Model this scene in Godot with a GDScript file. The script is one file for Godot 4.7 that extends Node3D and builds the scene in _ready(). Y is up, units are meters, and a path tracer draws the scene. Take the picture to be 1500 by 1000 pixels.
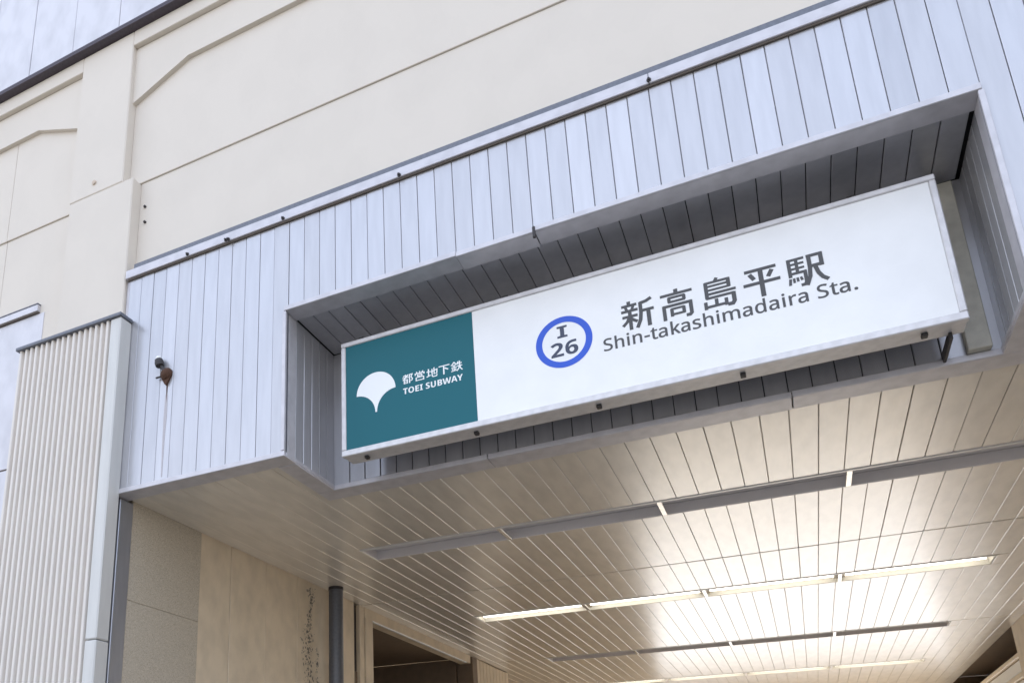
extends Node3D
# Street entrance of an underground station set into a railway viaduct.
# Plan figures are metres from the eye point; EYE is its height over the pavement.
const EYE := 2.5
const CEIL := 2.225          # passage ceiling
const FRONT := -4.262        # face of the metal fascia
const PITCH := 0.12          # fascia panel
const STRIP := 0.1533        # ceiling panel

var rng := RandomNumberGenerator.new()
var boxes := {}
var base := Vector3.ZERO
var M := {}

# ------------------------------------------------------------------ materials
func noise_image(side: int, seed_: int, freq: float, lo: float, hi: float, octaves := 4, power := 1.0) -> ImageTexture:
	var n := FastNoiseLite.new()
	n.seed = seed_
	n.noise_type = FastNoiseLite.TYPE_SIMPLEX_SMOOTH
	n.frequency = freq
	n.fractal_octaves = octaves
	var src := n.get_seamless_image(side, side)
	var im := Image.create(side, side, true, Image.FORMAT_RGB8)
	for y in side:
		for x in side:
			var v: float = lerpf(lo, hi, pow(src.get_pixel(x, y).r, power))
			im.set_pixel(x, y, Color(v, v, v))
	im.generate_mipmaps()
	return ImageTexture.create_from_image(im)

func speckle_image(side: int, seed_: int) -> ImageTexture:
	var r := RandomNumberGenerator.new()
	r.seed = seed_
	var im := Image.create(side, side, true, Image.FORMAT_RGB8)
	im.fill(Color(0.78, 0.76, 0.72))
	for i in side * side / 7:
		var g := r.randf()
		var c := Color(0.9, 0.885, 0.85) if g > 0.55 else (Color(0.52, 0.5, 0.46) if g > 0.2 else Color(0.7, 0.64, 0.55))
		var x := r.randi_range(0, side - 3)
		var y := r.randi_range(0, side - 3)
		im.fill_rect(Rect2i(x, y, r.randi_range(1, 3), r.randi_range(1, 3)), c)
	im.generate_mipmaps()
	return ImageTexture.create_from_image(im)

func mat(c: Color, rough: float, metal := 0.0, tex: Texture2D = null, scale := Vector3.ONE, spec := 0.5) -> StandardMaterial3D:
	var m := StandardMaterial3D.new()
	m.albedo_color = c
	m.roughness = rough
	m.metallic = metal
	m.metallic_specular = spec
	if tex:
		m.albedo_texture = tex
		m.uv1_triplanar = true
		m.uv1_world_triplanar = true
		m.uv1_scale = scale
	return m

func lin(r: float, g: float, b: float) -> Color:
	return Color(r, g, b).linear_to_srgb()

func make_materials():
	var dust := noise_image(512, 11, 0.012, 0.93, 1.03)
	var fine := noise_image(512, 23, 0.06, 0.9, 1.05)
	var streak := noise_image(512, 37, 0.02, 0.965, 1.015)
	var plaster := noise_image(512, 41, 0.006, 0.985, 1.01, 6)
	M.concrete = mat(lin(0.68, 0.62, 0.54), 0.8, 0.0, plaster, Vector3(0.5, 0.35, 0.5))
	M.concrete_trim = mat(lin(0.58, 0.48, 0.38), 0.8, 0.0, plaster, Vector3(0.9, 0.9, 0.9))
	M.joint_and_shade = mat(lin(0.12, 0.1, 0.085), 0.9)  # dark joints, and the painted shadow strips under the top rails
	M.cladding = []
	for k in 4:
		var s := 1.0 + (k - 1.5) * 0.03
		M.cladding.append(mat(lin(0.535 * s, 0.53 * s, 0.55 * s), 0.24 + 0.04 * ((k * 3) % 4), 0.4, streak, Vector3(1.3, 0.16, 1.3)))
	M.rail = mat(lin(0.6, 0.58, 0.6), 0.4, 0.2, dust, Vector3(1.2, 1.2, 1.2))
	M.flashing = mat(lin(0.17, 0.18, 0.21), 0.6, 0.2, fine)
	M.cladding_gap = mat(lin(0.22, 0.22, 0.26), 0.8)
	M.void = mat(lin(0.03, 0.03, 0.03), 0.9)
	M.ceiling = []
	for k in 4:
		var s := 1.0 + (k - 1.5) * 0.02
		M.ceiling.append(mat(lin(0.75 * s, 0.69 * s, 0.6 * s), 0.29, 0.0, dust, Vector3(1.1, 1.1, 0.35), 1.0))
		M.ceiling[k].clearcoat_enabled = true
		M.ceiling[k].clearcoat = 1.0
		M.ceiling[k].clearcoat_roughness = 0.26
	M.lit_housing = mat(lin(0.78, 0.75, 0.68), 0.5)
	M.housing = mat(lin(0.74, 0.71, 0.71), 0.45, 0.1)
	M.white_steel = mat(lin(0.78, 0.77, 0.74), 0.35, 0.1)
	M.cross_bar = mat(lin(0.8, 0.78, 0.74), 0.25, 0.6)
	M.holder = mat(lin(0.45, 0.38, 0.26), 0.5)
	M.tube = mat(Color(1, 1, 1), 0.3)
	M.tube.emission_enabled = true
	M.tube.emission = Color(1.0, 0.98, 0.94)
	M.tube.emission_energy_multiplier = 2.2
	M.sign_face = mat(lin(0.87, 0.865, 0.85), 0.28, 0.0, noise_image(512, 51, 0.01, 0.97, 1.0), Vector3(0.6, 0.6, 0.6))
	M.sign_frame = mat(lin(0.68, 0.66, 0.66), 0.4, 0.2, dust, Vector3(2, 2, 2))
	M.post = mat(lin(0.56, 0.53, 0.45), 0.6, 0.0, dust, Vector3(2, 2, 2))
	M.teal = mat(lin(0.009, 0.122, 0.15), 0.3, 0.0, null, Vector3.ONE, 0.35)
	M.white_print = mat(lin(0.86, 0.87, 0.86), 0.3)
	M.grey_print = mat(lin(0.06, 0.058, 0.058), 0.4)
	M.navy_print = mat(lin(0.04, 0.05, 0.09), 0.4)
	M.blue_print = mat(lin(0.014, 0.085, 0.56), 0.35)
	M.dark_metal = mat(lin(0.05, 0.045, 0.045), 0.6, 0.3)
	M.rust = mat(lin(0.11, 0.05, 0.028), 0.9, 0.0, noise_image(256, 61, 0.05, 0.5, 1.2), Vector3(8, 8, 8))
	M.rust_stain = mat(lin(0.5, 0.47, 0.48), 0.6, 0.1, fine, Vector3(3, 3, 3))
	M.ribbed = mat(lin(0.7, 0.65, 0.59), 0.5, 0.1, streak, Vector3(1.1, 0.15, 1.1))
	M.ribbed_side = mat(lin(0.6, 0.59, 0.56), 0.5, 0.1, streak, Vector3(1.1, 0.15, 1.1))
	M.steel = mat(lin(0.38, 0.4, 0.45), 0.32, 0.7, streak, Vector3(2, 0.3, 2))
	M.stone = mat(lin(0.9, 0.84, 0.75), 0.7, 0.0, speckle_image(1024, 71), Vector3(1.3, 1.3, 1.3))
	M.wall_panel = mat(lin(0.72, 0.6, 0.44), 0.5, 0.0, dust, Vector3(0.7, 0.5, 0.7))
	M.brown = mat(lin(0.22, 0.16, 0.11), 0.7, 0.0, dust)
	M.pipe = mat(lin(0.11, 0.115, 0.13), 0.4, 0.1, fine)
	M.stain = mat(lin(0.2, 0.18, 0.155), 0.9)
	M.parapet = mat(lin(0.64, 0.63, 0.66), 0.5, 0.1, dust, Vector3(0.6, 0.35, 0.6))
	M.drip = mat(lin(0.075, 0.06, 0.075), 0.6, 0.1, fine)
	M.floor = mat(lin(0.56, 0.5, 0.41), 0.6, 0.0, dust, Vector3(0.5, 0.5, 0.5))
	M.ground = mat(lin(0.62, 0.61, 0.59), 0.85, 0.0, dust, Vector3(0.3, 0.3, 0.3))
	M.asphalt = mat(lin(0.15, 0.145, 0.135), 0.9, 0.0, fine, Vector3(0.6, 0.6, 0.6))

# ------------------------------------------------------------------ shapes
func face(st: SurfaceTool, pts: Array, n: Vector3):
	for i in range(1, pts.size() - 1):
		var a: Vector3 = pts[0]
		var b: Vector3 = pts[i]
		var c: Vector3 = pts[i + 1]
		if (b - a).cross(c - a).dot(n) > 0.0:
			var t := b
			b = c
			c = t
		for p in [a, b, c]:
			st.set_normal(n)
			st.add_vertex(p)

func bevel_box(size: Vector3, c: float) -> ArrayMesh:
	var key := "%.4f_%.4f_%.4f_%.4f" % [size.x, size.y, size.z, c]
	if boxes.has(key):
		return boxes[key]
	var h := size / 2.0
	c = minf(c, minf(h.x, minf(h.y, h.z)) * 0.6)
	var st := SurfaceTool.new()
	st.begin(Mesh.PRIMITIVE_TRIANGLES)
	var k := h - Vector3.ONE * c
	for s in [-1.0, 1.0]:
		face(st, [Vector3(s * h.x, -k.y, -k.z), Vector3(s * h.x, k.y, -k.z), Vector3(s * h.x, k.y, k.z), Vector3(s * h.x, -k.y, k.z)], Vector3(s, 0, 0))
		face(st, [Vector3(-k.x, s * h.y, -k.z), Vector3(k.x, s * h.y, -k.z), Vector3(k.x, s * h.y, k.z), Vector3(-k.x, s * h.y, k.z)], Vector3(0, s, 0))
		face(st, [Vector3(-k.x, -k.y, s * h.z), Vector3(k.x, -k.y, s * h.z), Vector3(k.x, k.y, s * h.z), Vector3(-k.x, k.y, s * h.z)], Vector3(0, 0, s))
		for t in [-1.0, 1.0]:
			face(st, [Vector3(s * h.x, t * k.y, -k.z), Vector3(s * h.x, t * k.y, k.z), Vector3(s * k.x, t * h.y, k.z), Vector3(s * k.x, t * h.y, -k.z)], Vector3(s, t, 0).normalized())
			face(st, [Vector3(s * h.x, -k.y, t * k.z), Vector3(s * h.x, k.y, t * k.z), Vector3(s * k.x, k.y, t * h.z), Vector3(s * k.x, -k.y, t * h.z)], Vector3(s, 0, t).normalized())
			face(st, [Vector3(-k.x, s * h.y, t * k.z), Vector3(k.x, s * h.y, t * k.z), Vector3(k.x, s * k.y, t * h.z), Vector3(-k.x, s * k.y, t * h.z)], Vector3(0, s, t).normalized())
			for u in [-1.0, 1.0]:
				face(st, [Vector3(s * h.x, t * k.y, u * k.z), Vector3(s * k.x, t * h.y, u * k.z), Vector3(s * k.x, t * k.y, u * h.z)], Vector3(s, t, u).normalized())
	var m := st.commit()
	boxes[key] = m
	return m

func prism_into(st: SurfaceTool, poly: PackedVector2Array, z0: float, z1: float):
	var idx := Geometry2D.triangulate_polygon(poly)
	for i in range(0, idx.size(), 3):
		var t := []
		for j in 3:
			t.append(poly[idx[i + j]])
		face(st, [Vector3(t[0].x, t[0].y, z1), Vector3(t[1].x, t[1].y, z1), Vector3(t[2].x, t[2].y, z1)], Vector3(0, 0, 1))
		face(st, [Vector3(t[0].x, t[0].y, z0), Vector3(t[1].x, t[1].y, z0), Vector3(t[2].x, t[2].y, z0)], Vector3(0, 0, -1))
	var cw := 1.0 if Geometry2D.is_polygon_clockwise(poly) else -1.0
	for i in poly.size():
		var a := poly[i]
		var b := poly[(i + 1) % poly.size()]
		var e := (b - a).normalized()
		var n := Vector3(-e.y, e.x, 0) * cw
		face(st, [Vector3(a.x, a.y, z0), Vector3(b.x, b.y, z0), Vector3(b.x, b.y, z1), Vector3(a.x, a.y, z1)], n)

func prism(poly: PackedVector2Array, z0: float, z1: float) -> ArrayMesh:
	var st := SurfaceTool.new()
	st.begin(Mesh.PRIMITIVE_TRIANGLES)
	prism_into(st, poly, z0, z1)
	return st.commit()

func lathe(profile: Array, sides := 20) -> ArrayMesh:    # profile of [radius, y] from bottom to top, about y
	var st := SurfaceTool.new()
	st.begin(Mesh.PRIMITIVE_TRIANGLES)
	for i in profile.size() - 1:
		var p: Array = profile[i]
		var q: Array = profile[i + 1]
		var out := Vector2(q[1] - p[1], p[0] - q[0]).normalized()
		for s in sides:
			var a := TAU * s / sides
			var b := TAU * (s + 1) / sides
			var mid := (a + b) / 2.0
			var n := Vector3(cos(mid) * out.x, out.y, sin(mid) * out.x)
			var pts := [Vector3(cos(a) * p[0], p[1], sin(a) * p[0]), Vector3(cos(b) * p[0], p[1], sin(b) * p[0]), Vector3(cos(b) * q[0], q[1], sin(b) * q[0]), Vector3(cos(a) * q[0], q[1], sin(a) * q[0])]
			for tri in [[0, 1, 2], [0, 2, 3]]:
				var t := [pts[tri[0]], pts[tri[1]], pts[tri[2]]]
				var o := [tri[0], tri[1], tri[2]]
				if (t[1] - t[0]).cross(t[2] - t[0]).dot(n) > 0.0:
					t = [t[0], t[2], t[1]]
					o = [o[0], o[2], o[1]]
				for j in 3:
					var ang := a if (o[j] == 0 or o[j] == 3) else b
					st.set_normal(Vector3(cos(ang) * out.x, out.y, sin(ang) * out.x))
					st.add_vertex(t[j])
	return st.commit()

# ------------------------------------------------------------------ nodes
func numbered(called: String, parent: Node) -> String:
	if not parent.has_node(NodePath(called)):
		return called
	var i := 1
	while parent.has_node(NodePath("%s_%03d" % [called, i])):
		i += 1
	return "%s_%03d" % [called, i]

func tag(o: Node, label: String, category := "", group := "", kind := ""):
	o.set_meta("label", label)
	if category: o.set_meta("category", category)
	if group: o.set_meta("group", group)
	if kind: o.set_meta("kind", kind)

func thing(called: String, at: Vector3, label: String, category: String, group := "", kind := "") -> Node3D:
	var o := Node3D.new()
	o.name = numbered(called, self)
	add_child(o, true)
	o.position = at + Vector3(0, EYE, 0)
	o.set_meta("at", at)
	tag(o, label, category, group, kind)
	return o

var counts := {}
func put(parent: Node3D, called: String, mesh: Mesh, m: Material, at: Vector3, turn := Basis.IDENTITY) -> MeshInstance3D:
	var o := MeshInstance3D.new()
	var key := str(parent.get_instance_id()) + called
	var k: int = counts.get(key, 0)
	counts[key] = k + 1
	o.name = called if k == 0 else "%s_%03d" % [called, k]
	o.mesh = mesh
	o.material_override = m
	parent.add_child(o, true)
	var from: Vector3 = parent.get_meta("at")
	o.transform = Transform3D(turn, at - from)
	o.set_meta("at", at)
	return o

func bx(parent: Node3D, called: String, m: Material, x0: float, x1: float, y0: float, y1: float, z0: float, z1: float, c := 0.003) -> MeshInstance3D:
	return put(parent, called, bevel_box(Vector3(x1 - x0, y1 - y0, absf(z1 - z0)), c), m, Vector3((x0 + x1) / 2.0, (y0 + y1) / 2.0, (z0 + z1) / 2.0))

func pz(parent: Node3D, called: String, m: Material, pts: Array, z0: float, z1: float) -> MeshInstance3D:
	var from: Vector3 = Vector3(pts[0].x, pts[0].y, z0)
	var poly := PackedVector2Array()
	for p in pts:
		poly.append(p - pts[0])
	return put(parent, called, prism(poly, 0.0, z1 - z0), m, from)

# ------------------------------------------------------------------ writing
func ribbon(points: Array, w: float) -> PackedVector2Array:
	var left := PackedVector2Array()
	var right := PackedVector2Array()
	for i in points.size():
		var d0: Vector2 = (points[i] - points[i - 1]).normalized() if i > 0 else (points[1] - points[0]).normalized()
		var d1: Vector2 = (points[i + 1] - points[i]).normalized() if i < points.size() - 1 else d0
		var t := (d0 + d1).normalized()
		var n := Vector2(-t.y, t.x)
		var k := w / 2.0 / maxf(0.55, n.dot(Vector2(-d0.y, d0.x)))
		left.append(points[i] + n * k)
		right.append(points[i] - n * k)
	right.reverse()
	left.append_array(right)
	return left

func glyph(strokes: Array, sx: float, sy: float, bold := 1.0) -> ArrayMesh:    # strokes: [width, x, y, x, y ...] on a 100 grid
	var st := SurfaceTool.new()
	st.begin(Mesh.PRIMITIVE_TRIANGLES)
	for i in strokes.size():
		var s: Array = strokes[i]
		var pts := []
		for j in range(1, s.size(), 2):
			pts.append(Vector2(s[j], s[j + 1]))
		var poly := PackedVector2Array()
		for p in ribbon(pts, s[0] * bold):
			poly.append(Vector2(p.x * sx, p.y * sy))
		prism_into(st, poly, 0.0, 0.0008 + i * 0.0001)
	return st.commit()

func kanji() -> Dictionary:
	var d := {}
	d["new"] = [[10, 27, 103, 27, 88], [9, 4, 87, 51, 87], [8, 16, 83, 20, 70], [8, 40, 83, 35, 70], [9, 2, 67, 53, 67], [9, 4, 46, 51, 46],
		[10, 28, 67, 28, -4], [9, 26, 44, 18, 28, 4, 14], [9, 30, 38, 38, 30, 49, 22], [10, 96, 97, 80, 89, 60, 86], [10, 62, 90, 62, 52, 58, 24, 47, -2], [9, 62, 57, 101, 57], [11, 84, 57, 84, -4]]
	d["high"] = [[11, 50, 104, 50, 88], [9, 3, 87, 97, 87], [9, 28, 76, 28, 59], [8, 25, 75, 75, 75], [9, 72, 76, 72, 59], [8, 25, 60, 75, 60],
		[10, 11, 50, 11, -4], [9, 8, 46, 92, 46], [10, 89, 50, 89, 4, 84, -1, 73, -1], [9, 33, 35, 33, 6], [7, 31, 33, 69, 33], [9, 68, 35, 68, 10], [7, 31, 13, 70, 13]]
	d["island"] = [[9, 50, 105, 44, 93], [10, 17, 95, 17, 36], [8, 14, 92, 85, 92], [10, 81, 95, 81, 62], [7, 19, 79, 80, 79], [7, 19, 65, 84, 65],
		[8, 14, 51, 99, 51], [8, 14, 37, 94, 37], [11, 91, 40, 91, 8, 86, 0, 72, 0], [9, 42, 30, 42, 6], [9, 11, 25, 11, -2], [8, 8, 6, 72, 6], [9, 69, 25, 69, -1]]
	d["level"] = [[10, 7, 93, 93, 93], [11, 20, 83, 31, 61], [11, 81, 83, 69, 61], [10, 0, 46, 100, 46], [12, 50, 93, 50, -4]]
	d["stop"] = [[9, 7, 98, 7, 34], [8, 3, 94, 48, 94], [7, 8, 78, 46, 78], [7, 8, 62, 46, 62], [8, 27, 94, 27, 46], [8, 3, 46, 50, 46],
		[9, 46, 49, 46, 12, 43, 2, 31, 1], [7, 6, 30, 3, 8], [6, 15, 30, 15, 14], [6, 24, 30, 25, 16], [6, 33, 30, 36, 18],
		[9, 54, 94, 95, 94], [10, 91, 98, 91, 52], [9, 58, 58, 94, 58], [10, 60, 98, 60, 54, 57, 24, 46, -4], [10, 73, 58, 79, 30, 88, 12, 101, 0]]
	d["capital"] = [[9, 6, 86, 46, 86], [9, 28, 100, 28, 66], [9, 0, 66, 58, 66], [9, 54, 96, 34, 66, 2, 40], [9, 16, 46, 16, -2], [8, 16, 43, 48, 43], [8, 16, 24, 48, 24],
		[8, 16, 3, 48, 3], [9, 46, 46, 46, -2], [10, 67, 97, 67, -4], [9, 66, 92, 93, 92, 80, 62], [9, 80, 64, 94, 42, 90, 24, 76, 22]]
	d["camp"] = [[9, 18, 99, 27, 85], [9, 49, 101, 51, 85], [9, 82, 99, 71, 85], [9, 8, 84, 8, 60], [9, 5, 79, 95, 79], [9, 92, 82, 90, 60], [9, 30, 66, 30, 45],
		[8, 28, 64, 72, 64], [9, 70, 66, 70, 45], [8, 28, 47, 72, 47], [9, 48, 46, 43, 35], [9, 16, 38, 16, -4], [8, 14, 34, 88, 34], [9, 86, 38, 86, -4], [8, 14, 2, 88, 2]]
	d["earth"] = [[9, 1, 66, 38, 66], [10, 19, 97, 19, 17], [10, 0, 11, 38, 24], [9, 40, 56, 97, 76, 95, 34, 82, 29], [9, 71, 100, 71, 24], [9, 52, 88, 52, 10, 60, 2, 92, 2, 97, 20]]
	d["below"] = [[10, 1, 90, 99, 90], [11, 46, 90, 46, -4], [11, 52, 66, 86, 42]]
	d["iron"] = [[9, 27, 101, 16, 82, 0, 66], [9, 27, 99, 38, 82, 52, 70], [8, 11, 64, 44, 64], [8, 4, 44, 50, 44], [9, 27, 64, 27, 6], [8, 9, 34, 15, 14], [8, 45, 34, 38, 14],
		[8, 1, 2, 52, 8], [9, 64, 96, 54, 66], [9, 58, 76, 97, 76], [9, 52, 48, 101, 48], [10, 77, 100, 77, 48, 68, 18, 51, -3], [9, 79, 46, 86, 18, 101, -2]]
	return d

func text(parent: Node3D, called: String, words: String, m: Material, x0: float, x1: float, y0: float, cap: float, z: float, bold := false) -> MeshInstance3D:
	var f := SystemFont.new()
	f.font_names = PackedStringArray(["Droid Sans"])
	f.font_weight = 700 if bold else 400
	var fv := FontVariation.new()
	fv.base_font = f
	fv.variation_embolden = 0.0 if bold else 0.33
	var t := TextMesh.new()
	t.font = fv
	t.text = words
	t.font_size = 96
	t.pixel_size = 0.01
	t.depth = 0.1
	t.curve_step = 2.0
	t.horizontal_alignment = HORIZONTAL_ALIGNMENT_LEFT
	t.vertical_alignment = VERTICAL_ALIGNMENT_BOTTOM
	var box := t.get_aabb()
	var probe := TextMesh.new()
	probe.font = fv
	probe.text = "H"
	probe.font_size = 96
	probe.pixel_size = 0.01
	probe.horizontal_alignment = HORIZONTAL_ALIGNMENT_LEFT
	probe.vertical_alignment = VERTICAL_ALIGNMENT_BOTTOM
	var hb := probe.get_aabb()
	var sy := cap / hb.size.y
	var sx := (x1 - x0) / box.size.x
	var o := put(parent, called, t, m, Vector3(x0 - box.position.x * sx, y0 - hb.position.y * sy, z))
	o.scale = Vector3(sx, sy, 0.012)
	return o

# ------------------------------------------------------------------ build
func _ready():
	# camera: a shifted lens, level to half a degree
	var cam := Camera3D.new()
	cam.name = "camera"
	add_child(cam)
	cam.basis = Basis(Vector3(CAM_R[0], CAM_R[1], CAM_R[2]), Vector3(CAM_U[0], CAM_U[1], CAM_U[2]), Vector3(CAM_B[0], CAM_B[1], CAM_B[2]))
	cam.position = Vector3(0, EYE, 0)
	cam.near = 0.05
	cam.far = 600.0
	cam.projection = Camera3D.PROJECTION_FRUSTUM
	cam.size = 0.05 * 1000.0 / 1252.7
	cam.frustum_offset = Vector2(0.05 * 240.1 / 1252.7, 0.05 * 320.5 / 1252.7)
	cam.current = true

	var env := Environment.new()
	env.background_mode = Environment.BG_SKY
	var sky := Sky.new()
	var sm := ProceduralSkyMaterial.new()
	sm.sky_top_color = Color(0.70, 0.765, 0.88)
	sm.sky_horizon_color = Color(0.95, 0.955, 0.965)
	sm.sky_curve = 0.2
	sm.ground_bottom_color = Color(0.3, 0.29, 0.28)
	sm.ground_horizon_color = Color(0.6, 0.62, 0.64)
	sm.sky_energy_multiplier = 1.0
	var cn := FastNoiseLite.new()
	cn.seed = 9
	cn.frequency = 0.006
	cn.fractal_octaves = 5
	var cs := cn.get_seamless_image(1024, 512)
	var cloud := Image.create(1024, 512, false, Image.FORMAT_RGBA8)
	for y in 512:
		for x in 1024:
			cloud.set_pixel(x, y, Color(1, 1, 1, smoothstep(0.42, 0.75, cs.get_pixel(x, y).r)))
	sm.sky_cover = ImageTexture.create_from_image(cloud)
	sm.sky_cover_modulate = Color(0.62, 0.62, 0.64, 0.55)
	sky.sky_material = sm
	env.sky = sky
	env.tonemap_mode = Environment.TONE_MAPPER_LINEAR
	env.tonemap_exposure = 2.4
	env.ambient_light_source = Environment.AMBIENT_SOURCE_SKY
	env.sdfgi_enabled = true
	env.ssao_enabled = true
	env.ssil_enabled = true
	var we := WorldEnvironment.new()
	we.name = "world_environment"
	we.environment = env
	add_child(we)

	var sun := DirectionalLight3D.new()
	sun.name = "sun"
	sun.light_energy = 1.6
	sun.light_color = Color(1.0, 0.96, 0.9)
	sun.light_angular_distance = 0.5
	sun.shadow_enabled = true
	add_child(sun)
	sun.look_at_from_position(Vector3(0, 30, 0), Vector3(3, 30 - 10, 10.5), Vector3.UP)

	rng.seed = 5
	make_materials()
	build_ground()
	build_viaduct()
	build_parapet()
	build_canopy()
	build_ceiling()
	build_side_wall()
	build_right_wall()
	build_end_wall()
	build_fixtures()
	build_pillar_cover()
	build_neighbour_fascia()
	build_sign()
	build_bracket()
	build_pipe()
	for n in get_children():
		n.remove_meta("at") if n.has_meta("at") else null
		for c in n.get_children():
			c.remove_meta("at") if c.has_meta("at") else null
			for d in c.get_children():
				d.remove_meta("at") if d.has_meta("at") else null

const CAM_R := [0.884717, -0.008249, -0.466056]
const CAM_U := [0.141762, 0.957244, 0.252166]
const CAM_B := [0.444049, -0.289164, 0.848059]

func build_ground():
	var g := MeshInstance3D.new()
	g.name = "ground"
	g.mesh = bevel_box(Vector3(500, 0.4, 500), 0.01)
	g.material_override = M.ground
	g.position = Vector3(0, -0.2, 0)
	add_child(g, true)
	tag(g, "pale paved ground under and around the station entrance", "ground", "", "structure")
	var p := MeshInstance3D.new()
	p.name = "passage_floor"
	p.mesh = bevel_box(Vector3(10.6, 0.02, 15.0), 0.004)
	p.material_override = M.floor
	p.position = Vector3(-0.2, 0.006, -11.9)
	add_child(p, true)
	tag(p, "warm grey paved floor of the station passage", "floor", "", "structure")

	var p2 := MeshInstance3D.new()
	p2.name = "street"
	p2.mesh = bevel_box(Vector3(300, 0.02, 96.2), 0.004)
	p2.material_override = M.asphalt
	p2.position = Vector3(0, 0.006, 43.7)
	add_child(p2, true)
	tag(p2, "dark asphalt street in front of the viaduct", "road", "", "structure")

func build_viaduct():
	var t := thing("viaduct_wall", Vector3(-4.5, -EYE, -4.5), "cream painted concrete viaduct wall with pilaster and haunched beams", "wall")
	# lower wall left of the column, in two pours, and over the entrance
	bx(t, "wall_face", M.concrete, -9.0, -5.694, -EYE, 4.9585, -4.7, -4.35)
	bx(t, "wall_face", M.concrete, -5.69, -4.84, -EYE, 4.9585, -4.7, -4.35)
	bx(t, "wall_face", M.concrete, -4.15, 7.0, 3.62, 4.9585, -5.2, -4.35)
	bx(t, "upper_wall_face", M.concrete, -9.0, -5.694, 4.96, 6.373, -4.7, -4.338)
	bx(t, "upper_wall_face", M.concrete, -5.69, -4.855, 4.96, 6.373, -4.7, -4.338)
	bx(t, "upper_wall_face", M.concrete, -4.27, 7.0, 4.96, 6.373, -5.2, -4.338)
	# haunched beams either side of the pilaster
	pz(t, "beam", M.concrete, [Vector2(-4.27, 5.79), Vector2(-3.70, 6.02), Vector2(7.0, 6.02), Vector2(7.0, 6.37), Vector2(-4.27, 6.37)], -4.36, -4.300)
	pz(t, "beam", M.concrete, [Vector2(-4.855, 5.80), Vector2(-4.855, 6.37), Vector2(-9.0, 6.37), Vector2(-9.0, 6.02), Vector2(-5.40, 6.02)], -4.36, -4.300)
	bx(t, "fascia_band", M.concrete, -9.0, -4.855, 6.374, 6.53, -4.7, -4.256, 0.004)
	bx(t, "fascia_band", M.concrete, -4.27, 7.0, 6.374, 6.53, -4.7, -4.256, 0.004)
	bx(t, "pilaster", M.concrete, -4.855, -4.27, 4.966, 6.53, -4.7, -4.2545, 0.008)
	bx(t, "joint_filler", M.joint_and_shade, -4.82, -4.285, 4.93, 4.99, -4.6, -4.272)
	bx(t, "column", M.concrete, -4.84, -4.15, -EYE, 4.957, -4.7, -4.248, 0.008)
	bx(t, "deck", M.concrete, -9.0, 7.0, 2.5, 6.5, -19.5, -5.21, 0.01)
	bx(t, "deck", M.concrete, -9.0, 7.0, 6.54, 8.6, -19.5, -4.72, 0.01)
	# little fittings left in the concrete
	for p in [Vector3(-4.09, 4.715, -4.35), Vector3(-4.08, 4.565, -4.35)]:
		put(t, "pipe_stub", lathe([[0.0, 0.0], [0.011, 0.0], [0.011, 0.015], [0.006, 0.018], [0.0, 0.018]], 12), M.dark_metal, p, Basis(Vector3.RIGHT, PI / 2))
	put(t, "bolt_plate", lathe([[0.0, 0.0], [0.022, 0.0], [0.02, 0.012], [0.0, 0.014]], 14), M.concrete_trim, Vector3(-4.58, 5.076, -4.2545), Basis(Vector3.RIGHT, PI / 2))

func build_parapet():
	var t := thing("parapet", Vector3(-4.5, 6.53, -4.4), "pale lavender parapet panels with dark drip edge on top of the viaduct", "parapet")
	bx(t, "drip_edge", M.drip, -9.0, 7.0, 6.532, 6.556, -4.7, -4.186, 0.004)
	bx(t, "drip_edge", M.drip, -9.0, 7.0, 6.5565, 6.585, -4.3, -4.1885, 0.004)
	var x := -9.31
	while x < 6.9:
		bx(t, "parapet_panel", M.parapet, x + 0.002, x + 0.542, 6.587, 8.6, -4.35, -4.2 + rng.randf_range(-0.002, 0.002), 0.004)
		x += 0.545

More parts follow.
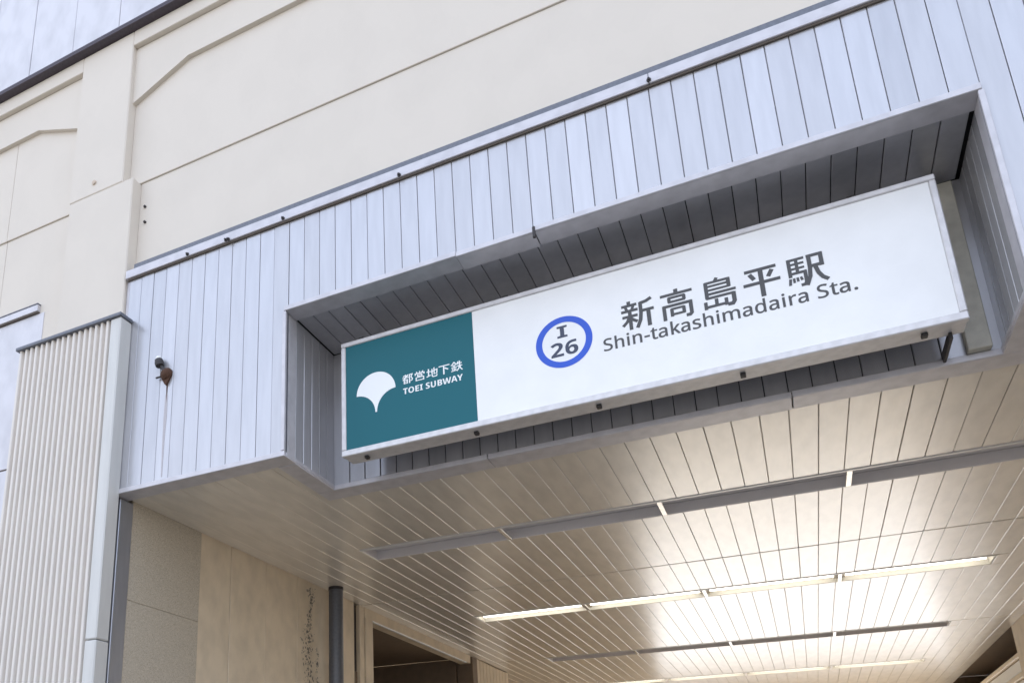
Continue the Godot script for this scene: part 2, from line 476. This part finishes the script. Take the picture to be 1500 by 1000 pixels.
func build_canopy():
	var t := thing("entrance_canopy", Vector3(-0.75, 2.2, -4.5), "lavender metal panelled canopy box with deep sign recess over entrance", "canopy")
	var xl := -2.69
	var xr := 1.16
	# front panels
	var x := -4.11
	var k := 0
	while x < 3.2:
		var a := x + 0.0014
		var b := x + PITCH - 0.0014
		var zf := FRONT + rng.randf_range(-0.0012, 0.0012)
		var m: Material = M.cladding[rng.randi_range(0, 3)]
		if a < xl and b > xl:
			pz(t, "cladding_panel", m, [Vector2(a, 2.24), Vector2(xl, 2.24), Vector2(xl, 3.30), Vector2(b, 3.30), Vector2(b, 3.984), Vector2(a, 3.984)], zf - 0.018, zf)
		elif b <= xl or a >= xr:
			bx(t, "cladding_panel", m, a, b, 2.24, 3.984, zf - 0.018, zf, 0.003)
		elif a < xr and b > xr:
			pz(t, "cladding_panel", m, [Vector2(a, 3.30), Vector2(xr, 3.30), Vector2(xr, 2.24), Vector2(b, 2.24), Vector2(b, 3.984), Vector2(a, 3.984)], zf - 0.018, zf)
		else:
			bx(t, "cladding_panel", m, a, b, 3.30, 3.984, zf - 0.018, zf, 0.003)
		x += PITCH
		k += 1
	pz(t, "backing_board", M.cladding_gap, [Vector2(-4.10, 2.24), Vector2(xl, 2.24), Vector2(xl, 3.31), Vector2(xr, 3.31), Vector2(xr, 2.24), Vector2(3.2, 2.24), Vector2(3.2, 3.98), Vector2(-4.10, 3.98)], -4.30, -4.283)
	bx(t, "end_flashing", M.rail, -4.148, -4.118, 2.24, 3.984, -4.33, -4.275)
	bx(t, "end_board", M.cladding[0], 3.2, 3.24, 2.2, 3.98, -5.3, -4.27)
	# top rail and the dark upstand behind it
	bx(t, "top_rail", M.rail, -4.135, -0.262, 3.987, 4.058, -4.34, -4.235, 0.003)
	bx(t, "top_rail", M.rail, -0.258, 3.25, 3.987, 4.058, -4.34, -4.2345, 0.003)
	bx(t, "upstand", M.flashing, -4.09, 3.25, 4.059, 4.128, -4.349, -4.268, 0.004)
	for p in [[-3.536, 4.0], [-3.168, 3.996], [-3.19, 3.998], [-2.706, 4.0], [-1.819, 3.998], [-0.259, 4.006]]:
		put(t, "bolt", lathe([[0.0, 0.0], [0.013, 0.0], [0.013, 0.008], [0.007, 0.009], [0.007, 0.02], [0.0, 0.021]], 10), M.dark_metal, Vector3(p[0], p[1], -4.236), Basis(Vector3.RIGHT, PI / 2))
	bx(t, "shadow_strip", M.joint_and_shade, -4.118, 3.2, 3.974, 3.9865, -4.262, -4.247, 0.002)  # dark strip painted in as the shadow line under the top rail
	# edge rails: lip on the face, broad flange underneath
	edge_rail(t, -4.135, xl + 0.01, 2.213, -4.25, -4.40, M.rail, M.rail)
	edge_rail(t, xr - 0.01, 3.24, 2.213, -4.25, -4.40, M.rail, M.rail)
	edge_rail(t, xl - 0.01, -1.47, 3.272, -4.25, -4.40, M.rail, M.rail)
	edge_rail(t, -1.468, -0.985, 3.264, -4.247, -4.40, M.rail, M.rail)
	edge_rail(t, -0.983, xr + 0.012, 3.272, -4.25, -4.40, M.rail, M.rail)
	bx(t, "rail_clip", M.dark_metal, -0.992, -0.976, 3.225, 3.30, -4.26, -4.242)
	# recess cheeks: a flange then narrow boards
	bx(t, "jamb_rail", M.rail, xl - 0.02, xl + 0.006, 2.253, 3.270, -4.275, -4.252, 0.003)
	bx(t, "jamb_rail", M.rail, xr - 0.006, xr + 0.02, 2.253, 3.270, -4.275, -4.252, 0.003)
	bx(t, "jamb_flange", M.rail, xl - 0.012, xl, 2.225, 3.270, -4.405, -4.276, 0.002)
	bx(t, "jamb_flange", M.rail, xr, xr + 0.012, 2.225, 3.270, -4.405, -4.276, 0.002)
	for i in 5:
		var z0 := -4.41 - i * 0.107
		bx(t, "recess_board", M.cladding[rng.randi_range(0, 3)], xl - 0.02, xl - 0.004, 2.225, 3.285, z0 - 0.103, z0, 0.003)
		bx(t, "recess_board", M.cladding[rng.randi_range(0, 3)], xr + 0.004, xr + 0.02, 2.225, 3.285, z0 - 0.103, z0, 0.003)
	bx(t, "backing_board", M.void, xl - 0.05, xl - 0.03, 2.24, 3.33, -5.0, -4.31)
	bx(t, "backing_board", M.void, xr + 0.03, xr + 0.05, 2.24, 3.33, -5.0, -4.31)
	# back and top of the recess
	var xb := xl
	while xb < xr - 0.01:
		var xe := minf(xb + PITCH, xr)
		bx(t, "recess_board", M.cladding[rng.randi_range(0, 3)], xb + 0.002 - (0.02 if xb < xl + 0.01 else 0.0), xe - 0.003 + (0.022 if xe > xr - 0.02 else 0.0), 2.25, 3.285, -4.962, -4.942 + rng.randf_range(-0.001, 0.001), 0.003)
		bx(t, "recess_board", M.cladding[rng.randi_range(0, 3)], xb + 0.002, xe - 0.003, 3.288, 3.304, -4.94, -4.408, 0.003)
		xb += PITCH
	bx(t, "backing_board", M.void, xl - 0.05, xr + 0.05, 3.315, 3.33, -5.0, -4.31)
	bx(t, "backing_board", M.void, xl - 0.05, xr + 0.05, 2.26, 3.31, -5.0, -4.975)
	# rail along the back foot of the recess and its two returns
	edge_rail(t, xl - 0.13, -1.56, 2.211, -4.925, -5.095, M.rail, M.rail)
	edge_rail(t, -1.556, 0.20, 2.209, -4.923, -5.095, M.rail, M.rail)
	edge_rail(t, 0.204, xr + 0.13, 2.211, -4.925, -5.095, M.rail, M.rail)
	bx(t, "return_rail", M.rail, xl - 0.128, xl + 0.006, 2.210, 2.222, -4.924, -4.401, 0.002)
	bx(t, "return_rail", M.rail, xr - 0.006, xr + 0.128, 2.210, 2.222, -4.924, -4.401, 0.002)
	bx(t, "return_lip", M.rail, xl - 0.008, xl + 0.008, 2.2225, 2.25, -4.92, -4.28, 0.002)
	bx(t, "return_lip", M.rail, xr - 0.008, xr + 0.008, 2.2225, 2.25, -4.92, -4.28, 0.002)
	bx(t, "corner_post", M.post, 1.012, 1.115, 2.25, 3.25, -4.938, -4.88, 0.004)

func edge_rail(t: Node3D, x0: float, x1: float, y: float, zf: float, zb: float, lip: Material, flange: Material):
	bx(t, "edge_lip", lip, x0, x1, y, y + 0.036, zf - 0.012, zf, 0.003)
	bx(t, "edge_flange", flange, x0 + 0.001, x1 - 0.001, y + 0.0005, y + 0.0105, zb, zf - 0.0125, 0.002)

const ROWS := [-6.31, -9.23, -12.32, -15.27]
const ROW_W := 0.35
const ROW_X0 := -3.192
const ROW_X1 := 1.76

func build_ceiling():
	var t := thing("passage_ceiling", Vector3(-0.8, CEIL, -9.0), "glossy cream metal strip ceiling running into the passage", "ceiling", "", "structure")
	var x := -1.199 - 19 * STRIP
	var i := 0
	while x < 2.47:
		var a := maxf(x, -4.098) + 0.0014
		var b := minf(x + STRIP, 2.468) - 0.0014
		var front := -4.405
		if b > -2.72 + 0.0 and a < 1.19:
			front = -5.10
		var cuts := []
		if a >= ROW_X0 - 0.01 and b <= ROW_X1 + 0.11:
			cuts = [[front, ROWS[0] + 0.008], [ROWS[0] - ROW_W, -8.10], [-8.114, ROWS[1] + 0.008], [ROWS[1] - ROW_W, ROWS[2] + 0.008], [ROWS[2] - ROW_W, ROWS[3] + 0.008], [ROWS[3] - ROW_W, -19.2]]
			if b > ROW_X1:
				for r in ROWS:
					strip(t, ROW_X1 + 0.006, b, r - 0.004, r - ROW_W + 0.004)
		else:
			cuts = [[front, -8.10], [-8.114, ROWS[2]], [ROWS[2] - 0.014, -19.2]]
		for c in cuts:
			strip(t, a, b, c[0], c[1])
		# the piece between the fascia rail and the recess returns
		x += STRIP
		i += 1
	x = -4.1
	while x > -7.5:
		strip(t, x - STRIP + 0.0035, x - 0.0035, -13.32, -19.2)
		x -= STRIP

func strip(t: Node3D, a: float, b: float, z1: float, z0: float):
	var lift := rng.randf_range(0.0, 0.0015)
	bx(t, "ceiling_panel", M.ceiling[rng.randi_range(0, 3)], a, b, CEIL + lift, CEIL + 0.014 + lift, z0 + 0.003, z1 - 0.003, 0.003)

func build_fixtures():
	var what := ["unlit recessed strip light nearest the street, grey trough with white bars", "lit row of fluorescent tubes, nearer of the two lit rows in the ceiling", "unlit narrow grey strip light between the two lit tube rows", "lit row of fluorescent tubes farthest down the passage ceiling"]
	for r in 4:
		var z1: float = ROWS[r]
		var z0: float = z1 - ROW_W
		var lit: bool = r % 2 == 1
		var t := thing("strip_light", Vector3(-0.72, CEIL, (z0 + z1) / 2.0), what[r], "light", "recessed strip lights across the ceiling")
		var top := CEIL + 0.085
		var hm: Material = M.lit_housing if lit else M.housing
		bx(t, "trough_top", hm, ROW_X0, ROW_X1, top, top + 0.012, z0, z1)
		bx(t, "trough_side", hm, ROW_X0, ROW_X1, CEIL, top - 0.001, z0 - 0.001, z0 + 0.010)
		bx(t, "trough_side", hm, ROW_X0, ROW_X1, CEIL, top - 0.001, z1 - 0.010, z1 + 0.001)
		bx(t, "trough_end", hm, ROW_X0 - 0.001, ROW_X0 + 0.011, CEIL + 0.001, top - 0.001, z0 + 0.0105, z1 - 0.0105)
		bx(t, "trough_end", hm, ROW_X1 - 0.011, ROW_X1 + 0.001, CEIL + 0.001, top - 0.001, z0 + 0.0105, z1 - 0.0105)
		bx(t, "trim_lip", M.white_steel, ROW_X0 - 0.01, ROW_X1 + 0.01, CEIL - 0.004, CEIL - 0.0005, z1 - 0.028, z1 - 0.002, 0.001)
		var step: float = (ROW_X1 - ROW_X0) / 4.0
		for k in 3:
			var xc := ROW_X0 + step * (k + 1)
			if lit:
				bx(t, "lamp_holder", M.holder, xc - 0.05, xc + 0.05, CEIL + 0.02, top - 0.002, z0 + 0.06, z1 - 0.06, 0.006)
			bx(t, "cross_bar", M.cross_bar, xc - 0.018, xc + 0.018, CEIL - 0.002, CEIL + 0.018, z0 + 0.002, z1 - 0.03, 0.002)
		if lit:
			for k in 4:
				var xm := ROW_X0 + step * (k + 0.5)
				var zc := (z0 + z1) / 2.0 - 0.03
				var tube := put(t, "fluorescent_tube", lathe([[0.0, -0.57], [0.019, -0.57], [0.019, 0.57], [0.0, 0.57]], 14), M.tube, Vector3(xm, CEIL + 0.04, zc), Basis(Vector3.BACK, PI / 2))
				var l := AreaLight3D.new()
				l.name = "tube_light"
				l.area_size = Vector2(1.14, 0.03)
				l.light_energy = 0.06
				l.light_color = Color(1.0, 0.95, 0.86)
				l.shadow_enabled = true
				l.area_range = 30.0
				t.add_child(l, true)
				l.transform = Transform3D(Basis(Vector3.RIGHT, -PI / 2), Vector3(xm, CEIL + 0.0195, zc) - Vector3(-0.72, CEIL, (z0 + z1) / 2.0))

func build_side_wall():
	var t := thing("side_wall", Vector3(-4.2, -EYE, -8.0), "left passage wall of granite and cream panels with a dark doorway", "wall")
	var X := -4.1
	var H := CEIL + 0.01
	bx(t, "corner_strip", M.steel, -4.152, X + 0.012, -EYE, 2.205, -4.448, -4.31, 0.004)
	bx(t, "stone_slab", M.stone, X - 0.06, X, 1.4915, H, -5.276, -4.452, 0.004)
	bx(t, "stone_slab", M.stone, X - 0.06, X + 0.001, -EYE, 1.490, -5.276, -4.452, 0.004)
	bx(t, "wall_panel", M.wall_panel, X - 0.05, X - 0.008, -EYE, H, -5.700, -5.281, 0.004)
	bx(t, "wall_panel", M.wall_panel, X - 0.05, X - 0.006, -EYE, H, -6.241, -5.706, 0.004)
	bx(t, "wall_panel", M.wall_panel, X - 0.05, X - 0.008, -EYE, H, -6.790, -6.247, 0.004)
	bx(t, "wall_panel", M.wall_panel, X - 0.05, X - 0.007, -EYE, H, -7.965, -6.795, 0.004)
	bx(t, "wall_core", M.joint_and_shade, X - 0.30, X - 0.06, -EYE, H, -8.2, -4.46, 0.004)
	bx(t, "slot_bracket", M.dark_metal, X - 0.055, X - 0.01, 1.86, 1.89, -8.0, -7.94)
	bx(t, "slot_cover", M.brown, X - 0.06, X - 0.035, -EYE, 1.5, -8.085, -7.968)
	bx(t, "door_jamb", M.wall_panel, X - 0.05, X - 0.004, -EYE, H, -8.20, -8.09, 0.004)
	bx(t, "door_jamb", M.wall_panel, X - 0.25, X + 0.006, -EYE, 2.12, -8.40, -8.212, 0.006)
	bx(t, "added_glare_header", M.wall_panel, X - 0.16, X, 2.115, H, -11.59, -8.206, 0.004)
	bx(t, "header_flange", M.white_steel, X - 0.02, X + 0.012, 2.098, 2.113, -11.4, -8.38, 0.003)
	# alcove behind the doorway
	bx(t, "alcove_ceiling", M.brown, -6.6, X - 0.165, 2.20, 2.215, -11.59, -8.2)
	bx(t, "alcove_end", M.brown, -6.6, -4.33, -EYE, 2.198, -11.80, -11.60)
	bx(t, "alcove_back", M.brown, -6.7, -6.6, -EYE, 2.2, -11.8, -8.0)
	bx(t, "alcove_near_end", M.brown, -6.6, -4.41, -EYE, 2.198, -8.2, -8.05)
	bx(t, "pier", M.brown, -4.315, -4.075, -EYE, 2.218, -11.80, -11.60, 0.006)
	var z := -11.805
	while z > -13.25:
		bx(t, "reeded_board", M.wall_panel, -4.3, -4.09, -EYE, 2.218, z - 0.148, z, 0.01)
		z -= 0.152
	# flaking dark mould low on the last cream panel
	var st := SurfaceTool.new()
	st.begin(Mesh.PRIMITIVE_TRIANGLES)
	for i in 900:
		var v := rng.randf()
		var y := lerpf(0.6, 2.19, v)
		var wide := 0.05 + 0.03 * sin(y * 9.0) * sin(y * 3.7 + 1.0)
		var zz := -7.02 + rng.randfn(0.0, wide * 0.8) + 0.03 * sin(y * 5.0)
		if rng.randf() < 0.16:
			zz = -7.17 + rng.randfn(0.0, 0.02)
			y = lerpf(0.6, 1.6, rng.randf())
		var poly := PackedVector2Array()
		var r := 0.003 + 0.012 * pow(rng.randf(), 2.0)
		for k in 6:
			var a := TAU * k / 6.0
			poly.append(Vector2(zz + cos(a) * r * rng.randf_range(0.4, 1.0), y + sin(a) * r * rng.randf_range(0.5, 1.5)))
		var h := 0.0005 + i * 0.0000015
		var pts := []
		for p in poly:
			pts.append(Vector3(X - 0.007 + h, p.y, p.x) - Vector3(-4.2, -EYE, -8.0))
		face(st, pts, Vector3.RIGHT)
	var mould := put(t, "mould_flecks", st.commit(), M.stain, Vector3(-4.2, -EYE, -8.0))
	mould.set_meta("kind", "stuff")

func build_pipe():
	var t := thing("downpipe", Vector3(-3.965, -EYE, -7.3), "dark grey round downpipe against the left passage wall", "pipe")
	put(t, "pipe", lathe([[0.072, 0.0], [0.072, EYE + CEIL - 0.001], [0.0, EYE + CEIL - 0.001]], 28), M.pipe, Vector3(-3.965, -EYE, -7.3))
	put(t, "collar", lathe([[0.0725, 0.0], [0.0755, 0.0], [0.0755, 0.03], [0.0725, 0.03]], 28), M.dark_metal, Vector3(-3.965, CEIL - 0.03, -7.3))
	for y in [0.4, -1.2]:
		bx(t, "pipe_clamp", M.dark_metal, -4.105, -3.96, y, y + 0.03, -7.385, -7.215)

func build_right_wall():
	var t := thing("right_wall", Vector3(2.6, -EYE, -9.0), "tan right hand passage wall with pale shutter rails beyond", "wall")
	bx(t, "wall_panel", M.wall_panel, 2.47, 2.75, -EYE, 2.5, -9.0, -4.9, 0.004)
	bx(t, "wall_panel", M.wall_panel, 2.47, 2.75, -EYE, 2.5, -13.12, -9.006, 0.004)
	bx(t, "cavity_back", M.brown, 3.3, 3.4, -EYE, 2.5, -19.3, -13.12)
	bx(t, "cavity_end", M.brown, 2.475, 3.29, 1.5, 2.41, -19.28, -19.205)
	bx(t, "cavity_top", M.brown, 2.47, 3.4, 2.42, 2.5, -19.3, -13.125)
	bx(t, "shutter_rail", M.wall_panel, 2.49, 3.2, 1.86, 1.92, -19.2, -13.13, 0.008)
	bx(t, "shutter_rail", M.white_steel, 2.52, 3.2, 1.70, 1.85, -19.2, -13.13, 0.012)
	bx(t, "shutter_rail", M.wall_panel, 2.50, 3.2, 1.62, 1.69, -19.2, -13.13, 0.008)
	bx(t, "shutter_box", M.white_steel, 2.53, 3.2, 0.9, 1.61, -19.2, -13.13, 0.01)
	bx(t, "shutter_curtain", M.housing, 2.6, 2.7, -EYE, 0.9, -19.2, -13.13, 0.01)

func build_end_wall():
	var t := thing("end_wall", Vector3(-4.5, -EYE, -19.3), "far wall of the passage beside its bright exit", "wall")
	bx(t, "wall_panel", M.wall_panel, -8.0, -2.6, -EYE, 2.5, -19.45, -19.22, 0.01)
	bx(t, "added_glare_header", M.wall_panel, -2.6, 2.472, 1.3, 2.5, -19.45, -19.22, 0.01)  # unseen header, added to cut the exit glare mirrored in the far ceiling
	bx(t, "wall_panel", M.wall_panel, -8.2, -7.9, -EYE, 2.5, -19.22, -13.3, 0.01)
	bx(t, "wall_panel", M.wall_panel, -7.9, -4.32, -EYE, 2.5, -13.29, -13.1, 0.01)

func build_pillar_cover():
	var t := thing("pillar_cover", Vector3(-4.6, -EYE, -4.2), "ribbed pale metal cover round the foot of the concrete column", "cladding")
	var y1 := 3.585
	bx(t, "back_sheet", M.ribbed, -5.12, -4.16, -EYE, y1, -4.245, -4.168)
	for i in 17:
		var x := -5.118 + i * 0.0568
		pz_rib(t, x, y1)
	bx(t, "corner_panel", M.ribbed_side, -4.156, -4.055, 1.153, y1, -4.262, -4.139, 0.008)
	bx(t, "corner_panel", M.ribbed_side, -4.155, -4.053, -EYE, 1.147, -4.262, -4.138, 0.008)
	bx(t, "cap", M.flashing, -5.14, -4.045, y1 + 0.001, y1 + 0.03, -4.258, -4.122, 0.004)

var rib_mesh: ArrayMesh
func pz_rib(t: Node3D, x: float, y1: float):
	if rib_mesh == null:
		var prof := PackedVector2Array([Vector2(0.0, 0.0), Vector2(0.007, 0.022), Vector2(0.011, 0.026), Vector2(0.027, 0.026), Vector2(0.031, 0.022), Vector2(0.038, 0.0)])
		rib_mesh = prism(prof, 0.0, y1 + EYE)
	# the rib's profile lies in plan, its length stands up
	put(t, "rib", rib_mesh, M.ribbed, Vector3(x + rng.randf_range(-0.0015, 0.0015), y1, -4.168 + rng.randf_range(-0.002, 0.001)), Basis(Vector3(1, 0, 0), Vector3(0, 0, 1), Vector3(0, -1, 0)))

func build_neighbour_fascia():
	var t := thing("neighbouring_fascia", Vector3(-6.5, -EYE, -4.3), "plain pale fascia with grey top rail left of ribbed column cover", "cladding")
	bx(t, "top_rail", M.rail, -9.0, -5.175, 4.083, 4.145, -4.352, -4.318, 0.003)
	bx(t, "rail_cap", M.flashing, -9.0, -5.173, 4.1455, 4.156, -4.352, -4.314, 0.002)
	bx(t, "shadow_strip", M.joint_and_shade, -9.0, -5.176, 4.07, 4.082, -4.352, -4.325, 0.002)  # dark colour stands in for the shaded underside of this rail
	bx(t, "fascia_panel", M.parapet, -9.0, -5.12, 2.703, 4.069, -4.352, -4.344, 0.002)
	bx(t, "fascia_joint", M.joint_and_shade, -9.0, -5.12, 2.69, 2.702, -4.352, -4.345)
	bx(t, "fascia_panel", M.parapet, -9.0, -5.12, -EYE, 2.689, -4.352, -4.344, 0.002)

func build_sign():
	var zs := -4.55
	var t := thing("station_sign", Vector3(-0.72, 2.25, -4.65), "long white lightbox station sign with teal panel and Japanese lettering", "sign")
	var L := -2.422
	var R := 0.978
	var B := 2.258
	var T := 3.092
	bx(t, "sign_box", M.sign_frame, L + 0.004, R - 0.004, B + 0.006, T - 0.006, -4.70, -4.556, 0.004)
	bx(t, "frame", M.sign_frame, L, R, T - 0.034, T, -4.585, -4.541, 0.005)
	bx(t, "frame", M.sign_frame, L, R, B, B + 0.042, -4.585, -4.541, 0.005)
	bx(t, "frame", M.sign_frame, L + 0.0005, L + 0.034, B + 0.0425, T - 0.0345, -4.585, -4.542, 0.005)
	bx(t, "frame", M.sign_frame, R - 0.032, R - 0.0005, B + 0.0425, T - 0.0345, -4.585, -4.542, 0.005)
	bx(t, "white_face", M.sign_face, -1.486, R - 0.0325, B + 0.0425, T - 0.0345, -4.56, zs, 0.001)
	var teal := bx(t, "teal_panel", M.teal, L + 0.0345, -1.4865, B + 0.0425, T - 0.0345, -4.56, zs, 0.001)
	# ginkgo leaf emblem
	var leaf := PackedVector2Array()
	var c := Vector2(-2.167, 2.668)
	for i in 33:
		var a := PI * i / 32.0
		leaf.append(c + Vector2(cos(a) * 0.141, sin(a) * 0.145))
	for i in range(0, 13):
		var a := PI / 2 - (PI / 2) * i / 12.0
		leaf.append(c + Vector2(-0.141, -0.142) + Vector2(cos(a) * 0.135, sin(a) * 0.142))
	for i in range(12, -1, -1):
		var a := PI / 2 + (PI / 2) * i / 12.0
		leaf.append(c + Vector2(0.141, -0.142) + Vector2(cos(a) * 0.135, sin(a) * 0.142))
	# drop doubled points before triangulating
	var clean := PackedVector2Array()
	for p in leaf:
		if clean.is_empty() or clean[clean.size() - 1].distance_to(p) > 0.001:
			clean.append(p - c)
	put(teal, "leaf_emblem", prism(clean, 0.0, 0.0015), M.white_print, Vector3(c.x, c.y, zs))
	var g := kanji()
	var names := ["capital", "camp", "earth", "below", "iron"]
	for i in 5:
		put(teal, "character", glyph(g[names[i]], 0.00074, 0.00064, 1.12), M.white_print, Vector3(-1.975 + i * 0.0835, 2.674, zs))
	text(teal, "lettering", "TOEI SUBWAY", M.white_print, -1.973, -1.567, 2.601, 0.041, zs + 0.0008, true)
	names = ["new", "high", "island", "level", "stop"]
	var xs := [-0.597, -0.382, -0.167, 0.049, 0.263]
	for i in 5:
		put(t, "character", glyph(g[names[i]], 0.0018, 0.00172, 1.1), M.grey_print, Vector3(xs[i], 2.657, zs))
	text(t, "lettering", "Shin-takashimadaira Sta.", M.grey_print, -0.709, 0.562, 2.556, 0.0775, zs + 0.0008)
	# line and number badge
	var st := SurfaceTool.new()
	st.begin(Mesh.PRIMITIVE_TRIANGLES)
	for i in 64:
		var a := TAU * i / 64.0
		var b := TAU * (i + 1) / 64.0
		var p := Vector2(cos(a), sin(a))
		var q := Vector2(cos(b), sin(b))
		prism_into(st, PackedVector2Array([p * 0.129, p * 0.167, q * 0.167, q * 0.129]), 0.0, 0.0015)
	var ring := put(t, "badge_ring", st.commit(), M.blue_print, Vector3(-0.932, 2.684, zs))
	pz(ring, "lettering", M.navy_print, [Vector2(-0.967, 2.714), Vector2(-0.907, 2.714), Vector2(-0.907, 2.726), Vector2(-0.925, 2.728), Vector2(-0.925, 2.777), Vector2(-0.907, 2.779), Vector2(-0.907, 2.791), Vector2(-0.967, 2.791), Vector2(-0.967, 2.779), Vector2(-0.949, 2.777), Vector2(-0.949, 2.728), Vector2(-0.967, 2.726)], zs, zs + 0.0015)
	text(ring, "lettering", "26", M.navy_print, -1.012, -0.852, 2.594, 0.09, zs + 0.0008, true)
	# fixings: hangers at the back of the top, catches under the bottom rail
	for x in [-2.30, -1.28, -0.22, 0.62]:
		bx(t, "hanger", M.dark_metal, x - 0.02, x + 0.02, T - 0.004, T + 0.05, -4.66, -4.60)
		bx(t, "hanger_arm", M.dark_metal, x - 0.012, x + 0.012, T + 0.015, T + 0.04, -4.94, -4.661)
	for x in [-2.27, -1.52, -0.78, -0.02, 0.80]:
		bx(t, "catch", M.dark_metal, x - 0.014, x + 0.014, B - 0.014, B + 0.005, -4.635, -4.60)
	bx(t, "stay", M.dark_metal, 0.905, 0.92, B - 0.03, B + 0.02, -4.93, -4.66)

func build_bracket():
	var t := thing("rusty_lamp_bracket", Vector3(-3.69, 3.05, FRONT), "small rusty broken lamp bracket with a streak below on canopy front", "bracket")
	put(t, "mount", lathe([[0.0, 0.0], [0.048, 0.0], [0.05, 0.012], [0.04, 0.03], [0.02, 0.045], [0.0, 0.048]], 18), M.rust, Vector3(-3.685, 3.058, FRONT), Basis(Vector3.RIGHT, PI / 2))
	pz(t, "mount_tail", M.rust, [Vector2(-3.73, 3.04), Vector2(-3.69, 2.975), Vector2(-3.678, 2.972), Vector2(-3.645, 3.03), Vector2(-3.69, 3.05)], FRONT, FRONT + 0.018)
	put(t, "arm", lathe([[0.0, 0.0], [0.014, 0.0], [0.012, 0.1], [0.0, 0.1]], 10), M.dark_metal, Vector3(-3.69, 3.075, FRONT + 0.03), Basis(Vector3.BACK, 0.55))
	put(t, "socket", lathe([[0.0, 0.0], [0.03, 0.004], [0.034, 0.03], [0.03, 0.055], [0.0, 0.06]], 14), M.dark_metal, Vector3(-3.728, 3.12, FRONT + 0.035), Basis(Vector3.BACK, 0.25))
	put(t, "socket_cap", lathe([[0.0, 0.0], [0.022, 0.002], [0.02, 0.02], [0.0, 0.026]], 12), M.white_steel, Vector3(-3.742, 3.18, FRONT + 0.035), Basis(Vector3.BACK, 0.25))
	put(t, "screw", lathe([[0.0, 0.0], [0.007, 0.0], [0.007, 0.05], [0.0, 0.052]], 8), M.dark_metal, Vector3(-3.72, 3.045, FRONT + 0.02), Basis(Vector3.BACK, PI / 2))
	pz(t, "rust_streak", M.rust, [Vector2(-3.687, 2.975), Vector2(-3.682, 2.88), Vector2(-3.679, 2.83), Vector2(-3.677, 2.88), Vector2(-3.674, 2.975)], FRONT, FRONT + 0.0018)
	pz(t, "rust_streak", M.rust_stain, [Vector2(-3.692, 2.90), Vector2(-3.696, 2.70), Vector2(-3.694, 2.50), Vector2(-3.688, 2.27), Vector2(-3.68, 2.27), Vector2(-3.676, 2.55), Vector2(-3.668, 2.72), Vector2(-3.67, 2.90)], FRONT, FRONT + 0.0015)
